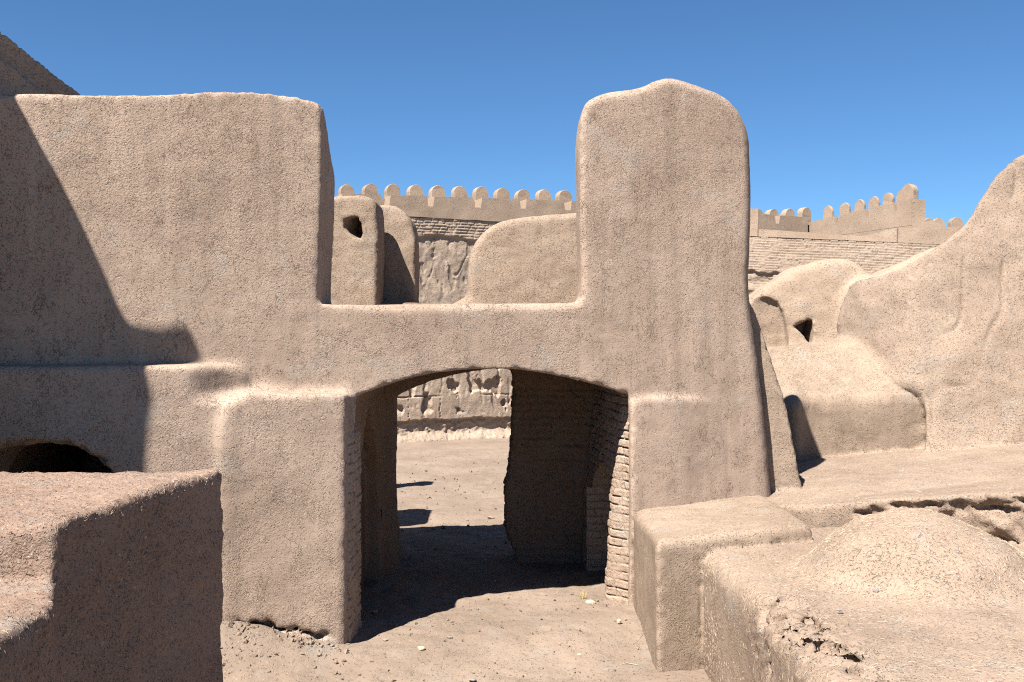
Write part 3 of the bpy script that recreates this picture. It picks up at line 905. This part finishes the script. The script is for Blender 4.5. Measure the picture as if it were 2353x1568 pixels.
def wbox(name, s0, s1, o0, o1, z0, z1, parent, mat, jit=.02, res=.12):
    """a plastered box on the rampart line, softly uneven"""
    fn = lambda s, o, z: on_wall(s, o, z)
    return solid(name, fn, s0, s1, o0, o1, z0, z1, parent, mat, jit, res)

def solid(name, fn, s0, s1, o0, o1, z0, z1, parent, mat, jit=.02, res=.12, zt=None):
    vs, qs = [], []
    def face(f, a, b, flip):
        na, nbb = max(2, int((a[1] - a[0]) / res) + 1), max(2, int((b[1] - b[0]) / res) + 1)
        U, W, q = grid_mesh(np.linspace(*a, na), np.linspace(*b, nbb))
        k = sum(len(x) for x in vs)
        vs.append(f(U, W)); qs.append((q[:, ::-1] if flip else q) + k)
    zz = (lambda s, z: z) if zt is None else zt
    face(lambda U, W: fn(U, o1 + 0 * U, zz(U, W)), (s0, s1), (z0, z1), False)
    face(lambda U, W: fn(U, o0 + 0 * U, zz(U, W)), (s0, s1), (z0, z1), True)
    face(lambda U, W: fn(s0 + 0 * U, U, zz(s0 + 0 * U, W)), (o0, o1), (z0, z1), False)
    face(lambda U, W: fn(s1 + 0 * U, U, zz(s1 + 0 * U, W)), (o0, o1), (z0, z1), True)
    face(lambda U, W: fn(U, W, zz(U, z1 + 0 * U)), (s0, s1), (o0, o1), True)
    v = np.concatenate(vs); q = np.concatenate(qs)
    v = v + jit * np.stack([perlin(v, 2.2, 1.), perlin(v, 2.2, 7.), perlin(v, 2.2, 13.)], 1)
    return mesh_obj(name, v, q, mat, parent, smooth=False)

def merlon(fn, s, w, z0, z1, th, parent, mat, o0=0.0):
    """round headed merlon: an upright plate with softened arrises"""
    h = z1 - z0; r = w / 2
    pts = [(-r, 0)] + [(-r * .99, (h - r) * k / 3) for k in (1, 2)] + [(-r * math.cos(a), h - r * 1.05 + r * 1.05 * math.sin(a)) for a in np.linspace(0, math.pi, 15)] + [(r * .99, (h - r) * k / 3) for k in (2, 1)] + [(r, 0)]
    pts = np.array(pts); m = len(pts)
    rings = []
    for o, k in ((0, .965), (.012, .99), (.03, 1.0), (th - .03, 1.0), (th - .012, .99), (th, .965)):
        rings.append(np.stack([s + pts[:, 0] * k, np.full(m, o0 + o), z0 - .03 + pts[:, 1] * (k if k == 1 else (1 + (k - 1) * .6))], 1))
    R_ = np.concatenate(rings)
    v = fn(R_[:, 0], R_[:, 1], R_[:, 2])
    fs = []
    for a in range(5):
        for b in range(m - 1):
            fs.append((a * m + b, (a + 1) * m + b, (a + 1) * m + b + 1, a * m + b + 1))
    fs.append(tuple(range(m)))
    fs.append(tuple(range(5 * m + m - 1, 5 * m - 1, -1)))
    v = v + .015 * np.stack([perlin(v, 4., 1.), perlin(v, 4., 7.), perlin(v, 4., 13.)], 1)
    return mesh_obj('merlon', v, fs, mat, parent, smooth=False)

MP = M['plaster_far']
slots = np.array([s_of(x)[0] for x in (765, 876, 977, 1084, 1187, 1288, 1400, 1500, 1600, 1690, 1766, 1845)])
def notch(s, slots, lo, hi, half=.105):
    d = np.abs(np.asarray(s)[:, None] - slots[None]).min(1)
    return np.where(d < half, lo, hi)
wbox_z = lambda s, z: ZP + z * (zl_(s) - notch(s, slots, .27, 0, .10) - ZP)
solid('parapet', on_wall, -6.6, 10.4, -.05, .42, 0, 1, ramp_o, MP, .012, .045, zt=wbox_z)
solid('parapet', on_wall, -6.6, 10.4, -.35, -.06, 0, 1, ramp_o, MP, .01, .1, zt=lambda s, z: zl_(s) - .20 + z * .16)
solid('parapet', on_wall, -6.6, 10.4, -.35, -.06, 0, 1, ramp_o, MP, .01, .1, zt=lambda s, z: ZP + z * (zl_(s) - .29 - ZP))
for x, y in ((800, 420), (854, 419), (906, 420), (958, 421), (1009, 423), (1060, 424), (1109, 426), (1158, 429), (1206, 432), (1254, 432), (1301, 434),
             (1745, 477), (1781, 478), (1818, 477), (1856, 474)):
    s, Y = s_of(x)
    merlon(on_wall, s, 35.5 * Y / FPX / 1.06 if x < 1400 else 26.5 * Y / FPX / .95, float(zl_(s)) - .05, z_of(x, y), .26, ramp_o, MP, -.3)

# bent tower parapet coming forward on the right
tw = empty('tower_parapet', (10.6, 30.4, 5.0))
tag(tw, 'corner tower parapet climbing to the right, with round merlons and a square end', 'tower')
T0 = np.array([9.55, 32.62]); T1 = np.array([11.40, 28.35])
tl = np.linalg.norm(T1 - T0); tu = (T1 - T0) / tl; tn = np.array([tu[1], -tu[0]])
def on_tower(s, o, z):
    return np.stack([T0[0] + s * tu[0] + o * tn[0], T0[1] + s * tu[1] + o * tn[1], z + 0 * s], -1)
zt = lambda s, z: z
def tower_s(px):
    k = (px - CX) / FPX                                   # solve X = k Y on the tower line
    return (k * T0[1] - T0[0]) / (tu[0] - k * tu[1])
solid('parapet', on_tower, -.45, tl, -.35, .025, 5.2, 6.05, tw, MP, .008, zt=zt)
tslots = np.array([tower_s(x) for x in (1925, 1996, 2060)])
tz = lambda s, z: 6.0 + (z - 6.0) * (.54 + .05 * s - notch(s, tslots, .28, 0, .10)) / .5
solid('parapet', on_tower, -.45, tl, -.10, .03, 6.0, 6.5, tw, MP, .008, .045, zt=tz)
solid('parapet', on_tower, 0, tl - .02, -.34, -.11, 0, 1, tw, MP, .008, zt=lambda s, z: 6.05 + z * (.45 + .05 * s))
for x, y in ((1894, 470), (1932, 463), (1966, 456), (1999, 449), (2031, 440), (2064, 432)):
    s = tower_s(x); Y = T0[1] + s * tu[1]
    merlon(on_tower, s, .40, 6.45 + .05 * s, EYE + (CY - y) * Y / FPX, .09, tw, MP, -.22)
s = tl - .2
merlon(on_tower, s, .46, 6.45 + .05 * s, EYE + (CY - 421) * (T0[1] + s * tu[1]) / FPX, .2, tw, MP, -.2)
def on_end(s, o, z):
    return np.stack([T1[0] + s, T1[1] + o, z + 0 * s], -1)
solid('end_wall', on_end, -.02, .36, -.02, .6, 4.8, 6.72, tw, MP)

# wall further away, right of the tower
fr_ = empty('outer_wall', (14.5, 36, 0))
tag(fr_, 'far outer wall with three round merlons right of the corner tower', 'wall')
def on_outer(s, o, z):
    return np.stack([s, 36 - o + .1 * (s - 14), z + 0 * s], -1)
zo = EYE + (CY - 521) * 36 / FPX
solid('parapet', on_outer, 13.0, 19.0, -.4, .1, 3, zo, fr_, MP)
for x, y in ((2134, 500), (2157, 500), (2200, 497)):
    merlon(on_outer, (x - CX) * 36.2 / FPX, 30 * 36 / FPX / 1.0, zo - .03, EYE + (CY - y) * 36.2 / FPX, .3, fr_, MP, -.3)

# nearer brick wall running below the tower
bw = empty('brick_wall', (9.5, 28.5, 0))
tag(bw, 'weathered mud brick wall under the corner tower, courses crumbling above smoother mud', 'wall')
B0 = np.array([4.2, 29.6]); B1 = np.array([13.2, 27.2])
bl_ = np.linalg.norm(B1 - B0); bu = (B1 - B0) / bl_; bn = np.array([bu[1], -bu[0]])
def on_brick(s, o, z):
    return np.stack([B0[0] + s * bu[0] + o * bn[0], B0[1] + s * bu[1] + o * bn[1], z + 0 * s], -1)
def brick_s(px):
    k = (px - CX) / FPX
    return (k * B0[1] - B0[0]) / (bu[0] - k * bu[1])
def bz(px, py):
    s = brick_s(px); return EYE + (CY - py) * (B0[1] + s * bu[1]) / FPX
za, zb = bz(1727, 543), bz(2117, 560)
sa, sb = brick_s(1727), brick_s(2117)
ztop = lambda s: za + (zb - za) * (s - sa) / (sb - sa)
U, T_, q = grid_mesh(np.arange(0, bl_, .03), np.linspace(0, 1, 150))
W = 2.0 + (ztop(U) - 2.0) * T_
p3 = np.stack([U, W, 0 * U], 1)
Wr = W - ztop(U)
bk = brick_disp(U, Wr + .015 * np.sin(U * 2), .076, .24, .008, 9.0, .022, .012)
line = -1.02 + .22 * perlin(p3, 1.0, 2.2) + .08 * perlin(p3, 4, 1.1)
m = sstep(line - .04, line + .02, Wr)
rough = -.08 + .06 * fbm(p3, 1.3, 4, 3.0) + .35 * brick_disp(U, Wr, .076, .26, .010, 9.0, .045, .045) + .10 * perlin(p3 * np.array([.3, 1, 1]), 3.0, 4.)
d = m * bk + (1 - m) * rough
mesh_obj('brick_face', on_brick(U, d, W), q, M['brick_far'], bw, None)
solid('wall_top', on_brick, 0, bl_, -.9, -.03, 4.0, 0.0, bw, MP, .01, .25, zt=lambda s, z: np.where(z > -1, ztop(s) + np.minimum(z - 0, 0) * .0 - .005, z)) if False else None
U, O, q = grid_mesh(np.arange(0, bl_, .1), np.linspace(-1.2, .01, 10))
v = on_brick(U, O, ztop(U) + .02 * perlin(np.stack([U, O, 0 * U], 1), 3))
mesh_obj('wall_top', v, q[:, ::-1], M['brick_far'], bw)
# plastered kerb that runs on top of it, and the lump at its right end
ka, kb = brick_s(1743), brick_s(2045)
solid('kerb', on_brick, ka, kb, -.55, -.25, 0, 1, bw, MP, .012, .12, zt=lambda s, z: ztop(s) - .05 + z * np.interp(s, [ka, kb], [.29, .20]))
e0, e1 = brick_s(2064), brick_s(2250)
solid('end_block', on_brick, e0, e1, -.7, .0, 0, 1, bw, MP, .02, .12, zt=lambda s, z: ztop(s) - .05 + z * .47)
c0, c1 = brick_s(1690), brick_s(1741)
solid('end_block', on_brick, c0, c1, -.7, -.2, 0, 1, bw, MP, .012, .12, zt=lambda s, z: ztop(s) - .05 + z * .88)
# rubble slope rising to the tower foot
solid('rubble_slope', on_brick, brick_s(1975), e0 + .02, -1.0, -.45, 0, 1, bw, M['brick_far'], .03, .08, zt=lambda s, z: ztop(s) - .05 + z * np.interp(s, [brick_s(1975), e0], [.2, .52]))

# ------------------------------------------------------------------ straw, stones
def straw_mesh(pts, nrm, length, rad, rng, lift=.3):
    """thin three-sided stalks lying on a surface"""
    n = len(pts)
    t = rng.normal(size=(n, 3))
    t -= nrm * (t * nrm).sum(1, keepdims=True) * (1 - lift * rng.random((n, 1)))
    t /= np.linalg.norm(t, axis=1, keepdims=True)
    ln = length * rng.uniform(.4, 1.5, (n, 1))
    b = np.cross(t, nrm); b /= np.maximum(np.linalg.norm(b, axis=1, keepdims=True), 1e-6)
    r = rad * rng.uniform(.6, 1.3, (n, 1))
    off = nrm * r * .15
    vs = []
    for e, k in ((-.5, 1), (0, 1), (.5, .6)):
        c = pts + off + t * ln * e + (nrm * ln * .06 if e == 0 else 0)
        vs += [c + b * r * k, c - b * r * k, c + nrm * r * 1.3 * k]
    V = np.stack(vs, 1).reshape(-1, 3)
    o = np.arange(n)[:, None] * 9
    fs = []
    for a in (0, 3):
        for i in range(3):
            j = (i + 1) % 3
            fs.append(np.concatenate([o + a + i, o + a + j, o + a + 3 + j, o + a + 3 + i], 1))
    return V, np.concatenate(fs)

def strew(o, count, length, rad, pick, rng, lift=.3, name='straw', ks=1.0):
    me = o.data
    nv = len(me.vertices)
    co = np.empty(nv * 3, f32); me.vertices.foreach_get('co', co); co = co.reshape(-1, 3) + np.array(o.location, f32)
    no = np.empty(nv * 3, f32); me.vertex_normals.foreach_get('vector', no); no = no.reshape(-1, 3)
    w = pick(EYEV + (co - EYEV) / ks, no); w = w / w.sum()
    i = rng.choice(nv, count, p=w)
    pts = co[i] + rng.normal(scale=.012, size=(count, 3)) * (1 - np.abs(no[i]) * .9)
    V, q = straw_mesh(pts, no[i], length, rad, rng, lift)
    s = mesh_obj(name, V, q, M['straw'], o, smooth=False)
    s['kind'] = 'stuff'
    return s
rg = np.random.default_rng(21)
edge = lambda c, n: (np.exp(-((c[:, 0] + 1.755 - .19 * (c[:, 1] - 6.1)) / .05) ** 2) * (c[:, 2] > 1.82) * 3 + np.exp(-((c[:, 0] + 1.875) / .05) ** 2) * (np.abs(c[:, 2] - 1.61) < .06) * (c[:, 1] < 4.4) * 2 + (n[:, 2] > .5) * .35 + (n[:, 1] < -.5) * .3 * (c[:, 2] > 1.3) + .05) * (c[:, 1] > 3.4)
strew(nb, 3000, .018, .0008, edge, rg, .4)
strew(R['mound'], 4200, .032, .0010, lambda c, n: (n[:, 2] > .1) * (c[:, 1] < 7.2) + .0, rg, .25, ks=KS)
strew(R['terrace'], 8000, .028, .0009, lambda c, n: ((n[:, 2] > .5) * .7 + (n[:, 0] < -.3) * 1.0) * (c[:, 1] < 7.5) * (c[:, 0] < 4.2) * np.clip((c[:, 1] - 3.6) / 2, .3, 1) * (.15 + np.clip(perlin(c, 1.8, 3.) + .2, 0, 1)), rg, .3, ks=KS)
strew(R['platform'], 1200, .03, .0012, lambda c, n: (n[:, 2] > .4) * (c[:, 1] < 11.6) * (c[:, 0] < 6) + .0, rg, .25, ks=KS)
strew(R['big'], 1200, .036, .0015, lambda c, n: (n[:, 1] < -.2) * (c[:, 0] < 6.5) + .0, rg, .3, ks=KS)

def stone(name, px, py, size, mat, label, seed, z=None, Y=None, sq=(1, .8, .7)):
    if Y is None:
        Y = 2.62 * FPX / (py - CY)
        for _ in range(4):
            X = (px - CX) * Y / FPX
            Y = (EYE - float(ground_z(np.array(X), np.array(Y)))) * FPX / (py - CY)
    X = (px - CX) * Y / FPX
    Z = float(ground_z(np.array(X), np.array(Y))) if z is None else z
    import bmesh
    bm = bmesh.new(); bmesh.ops.create_icosphere(bm, subdivisions=3, radius=1)
    v = np.array([w.co[:] for w in bm.verts]); f = [tuple(w.index for w in x.verts) for x in bm.faces]; bm.free()
    r_ = np.random.default_rng(seed)
    for _ in range(9):                                  # facets
        d = r_.normal(size=3); d /= np.linalg.norm(d)
        k = r_.uniform(.55, .85); e = v @ d
        v = v - np.maximum(e - k, 0)[:, None] * d * .9
    v = v * (1 + .12 * fbm(v, 1.6, 3, seed))[:, None] * np.array(sq) * size / 2
    v = v + np.array([X, Y, Z + size * .5 * sq[2] * .55])
    return tag(mesh_obj(name, v, f, M[mat], None, smooth=True), label, 'stone')
stone('stone', 968, 1494, .072, 'pale_stone', 'pale yellow stone in the sun just before the shadow line', 1)
stone('stone', 862, 1409, .07, 'brown_stone', 'brown stone inside the shade by the left jamb', 2)
stone('stone', 1357, 1388, .085, 'pale_stone', 'pale lump sitting on the shadow line by the brick jamb', 3, sq=(1.2, .9, .7))
stone('stone', 1422, 1431, .055, 'pale_stone', 'pale angular stone at the foot of the sunlit brick jamb', 4, sq=(.9, .8, .9))
stone('stone', 1331, 1503, .05, 'pale_stone', 'flat pale stone in the middle of the sunlit ground', 5, sq=(1, .8, .4))
stone('stone', 1246, 1367, .05, 'grey_stone', 'small grey stone alone in the shaded passage', 6)
stone('stone', 1318, 1452, .04, 'brown_stone', 'small flat brown stone on the sunlit ground', 7, sq=(1.2, .8, .5))
stone('stone', 1085, 1563, .06, 'grey_stone', 'flat grey stone at the bottom edge of the ground', 8, sq=(1.2, .8, .4))
stone('stone', 1393, 1541, .05, 'grey_stone', 'grey stone lying before the step block', 9, sq=(1.1, .8, .5))
stone('stone', 1033, 1466, .05, 'grey_stone', 'thin grey chip touching the edge of the shadow', 10, sq=(1.2, .8, .35))
stone('stone', 886, 1472, .045, 'brown_stone', 'brown chip near the left corner of the shadow', 12, sq=(1.2, .8, .4))
stone('stone', 1128, 1186, .10, 'brown_stone', 'dark clod on the sunlit courtyard seen through the arch', 13, Y=15.0, sq=(1.2, .8, .5))
stone('stone', 1930, 1404, .04, 'grey_stone', 'smooth grey pebble on the bright terrace below the mound', 14, z=.93, Y=6.53, sq=(1.3, .7, .5))
stone('stone', 2013, 1310, .05, 'grey_stone', 'grey pebble at the foot of the straw mound', 15, z=.94, Y=7.0, sq=(1, .8, .6))

# pebbles and crumbs nobody could count
r_ = np.random.default_rng(8)
N_ = 2600
px = np.concatenate([r_.uniform(-2.6, 1.4, 1700), r_.uniform(-2.2, .6, 900)])
py = np.concatenate([r_.uniform(7.5, 10.5, 1700), r_.uniform(11, 24, 900)])
oct_ = np.array([(1, 0, 0), (-1, 0, 0), (0, 1, 0), (0, -1, 0), (0, 0, 1), (0, 0, -1)], float)
of = np.array([(0, 2, 4), (2, 1, 4), (1, 3, 4), (3, 0, 4), (2, 0, 5), (1, 2, 5), (3, 1, 5), (0, 3, 5)])
sz = (.003 + .016 * r_.random(N_) ** 6) * np.where(py > 11, 1.8, 1)
rot = r_.normal(size=(N_, 3, 3)); rot = np.linalg.qr(rot)[0]
pv = np.einsum('nij,kj->nki', rot, oct_) * sz[:, None, None] * (1 + .3 * r_.normal(size=(N_, 6, 1)))
P2 = np.stack([px, py, 0 * px], 1)
gz = ground_z(px, py); P2[:, 2] = gz
P2[:, 2] += (.03 * fbm(P2, 1.1, 2) + .010 * fbm(P2, 6, 3, 4.0)) + sz * .3
# broken plaster fallen along the foot of the left buttress
nf = 260
fx = r_.uniform(-2.5, -1.4, nf); ft = .27 + np.abs(r_.normal(size=nf)) * .22
fy = WY + WK * fx - ft
fs_ = .006 + .022 * r_.random(nf) ** 3
pf3 = np.stack([fx, fy, 0 * fx], 1)
pf3[:, 2] = ground_z(fx, fy) + .03 * fbm(pf3, 1.1, 2) + fs_ * .3
rf = np.linalg.qr(r_.normal(size=(nf, 3, 3)))[0]
fv = np.einsum('nij,kj->nki', rf, oct_) * fs_[:, None, None] * (1 + .3 * r_.normal(size=(nf, 6, 1)))
pv = np.concatenate([pv, fv]); P2 = np.concatenate([P2, pf3]); N_ += nf
pv = (pv + P2[:, None]).reshape(-1, 3)
pq = (of[None] + np.arange(N_)[:, None, None] * 6).reshape(-1, 3)
o = mesh_obj('pebbles', pv, pq, M['ground'], base=(0, 0, 0), smooth=False)
tag(o, 'scattered small pebbles and crumbs of earth on the ground', 'pebbles', kind='stuff')

# dry tuft and twigs
tx, ty = (1338 - CX) * 10.25 / FPX, 10.25
bl = []; bf = []
r_ = np.random.default_rng(3)
for k in range(46):
    a = r_.uniform(0, 6.28); ln = r_.uniform(.06, .15); lean = r_.uniform(0, .05)
    b0 = np.array([tx + .025 * math.cos(a) * r_.random(), ty + .025 * math.sin(a) * r_.random(), .01])
    tip = b0 + np.array([lean * math.cos(a), lean * math.sin(a), ln])
    w = np.array([-math.sin(a), math.cos(a), 0]) * .002
    mid = (b0 + tip) / 2 + np.array([0, 0, .01])
    i = len(bl); bl += [b0 - w, b0 + w, mid - w, mid + w, tip]; bf += [(i, i + 1, i + 3, i + 2), (i + 2, i + 3, i + 4)]
tag(mesh_obj('grass_tuft', np.array(bl), bf, M['dry_grass'], smooth=False), 'small dry yellow grass tuft beside the sunlit brick jamb', 'grass tuft')

def twig(pts, r, label):
    V, fs = [], []
    for k, (a) in enumerate(pts):
        a = np.array(a)
        for i in range(5):
            an = i * 2 * math.pi / 5
            V.append(a + r * np.array([math.cos(an) * .6, math.cos(an) * .8, math.sin(an)]) * (1 - .5 * k / len(pts)))
        if k:
            for i in range(5):
                j = (i + 1) % 5
                fs.append(((k - 1) * 5 + i, (k - 1) * 5 + j, k * 5 + j, k * 5 + i))
    return tag(mesh_obj('twig', np.array(V), fs, M['straw'], smooth=True), label, 'twig')
def gpt(px_, py_, lift=.015):
    Y = 2.55 * FPX / (py_ - CY)
    for _ in range(4):
        X = (px_ - CX) * Y / FPX
        Y = (EYE - float(ground_z(np.array(X), np.array(Y)))) * FPX / (py_ - CY)
    return (X, Y, float(ground_z(np.array(X), np.array(Y))) + lift)
twig([gpt(1453, 1480), gpt(1465, 1470), gpt(1476, 1461, .03)], .006, 'short crooked brown twig on the ground beside the step block')
twig([gpt(1415, 1535), gpt(1440, 1527), gpt(1465, 1532)], .004, 'pale thin twig lying on the ground near the bottom of the step block')

# ------------------------------------------------------------------ camera, light
cam = bpy.data.cameras.new('camera'); cam.sensor_width = 36; cam.lens = 36 * FPX / 2353
cam.clip_end = 3000; cam.clip_start = .05
co = bpy.data.objects.new('camera', cam); COL.objects.link(co)
co.location = (0, 0, EYE); co.rotation_euler = (math.radians(90), 0, 0)
SC.camera = co

sun = bpy.data.lights.new('sun', 'SUN'); sun.energy = 5.0; sun.angle = math.radians(.53); sun.color = (1, .955, .89)
so = bpy.data.objects.new('sun', sun); COL.objects.link(so)
from mathutils import Vector
so.rotation_euler = Vector((0, 0, -1)).rotation_difference(Vector(L)).to_euler()
so.location = (-8, -2, 14)

w = bpy.data.worlds.new('World'); SC.world = w; w.use_nodes = True
nt = w.node_tree
sky = nt.nodes.new('ShaderNodeTexSky'); sky.sky_type = 'NISHITA'; sky.sun_disc = False
sky.sun_elevation = SUN_EL
# the sun stands towards -L; Nishita: rotation 0 = +Y, turning clockwise seen from above
sky.sun_rotation = math.atan2(-L[0], -L[1])
sky.altitude = 2500; sky.air_density = 1.0; sky.dust_density = .0; sky.ozone_density = 3.5
mx = nt.nodes.new('ShaderNodeMix'); mx.data_type = 'RGBA'; mx.blend_type = 'MULTIPLY'; mx.inputs[0].default_value = 1.0
mx.inputs[7].default_value = (.52, .745, .88, 1)          # a deep, dry desert blue
nt.links.new(sky.outputs[0], mx.inputs[6])
nt.links.new(mx.outputs[2], nt.nodes['Background'].inputs['Color'])
nt.nodes['Background'].inputs['Strength'].default_value = .052
SC.view_settings.view_transform = 'Standard'; SC.view_settings.look = 'None'
SC.view_settings.exposure = 1.64; SC.view_settings.gamma = 1
SC.cycles.filter_width = 1.1; SC.cycles.max_bounces = 6; SC.cycles.diffuse_bounces = 2
SC.cycles.use_denoising = False
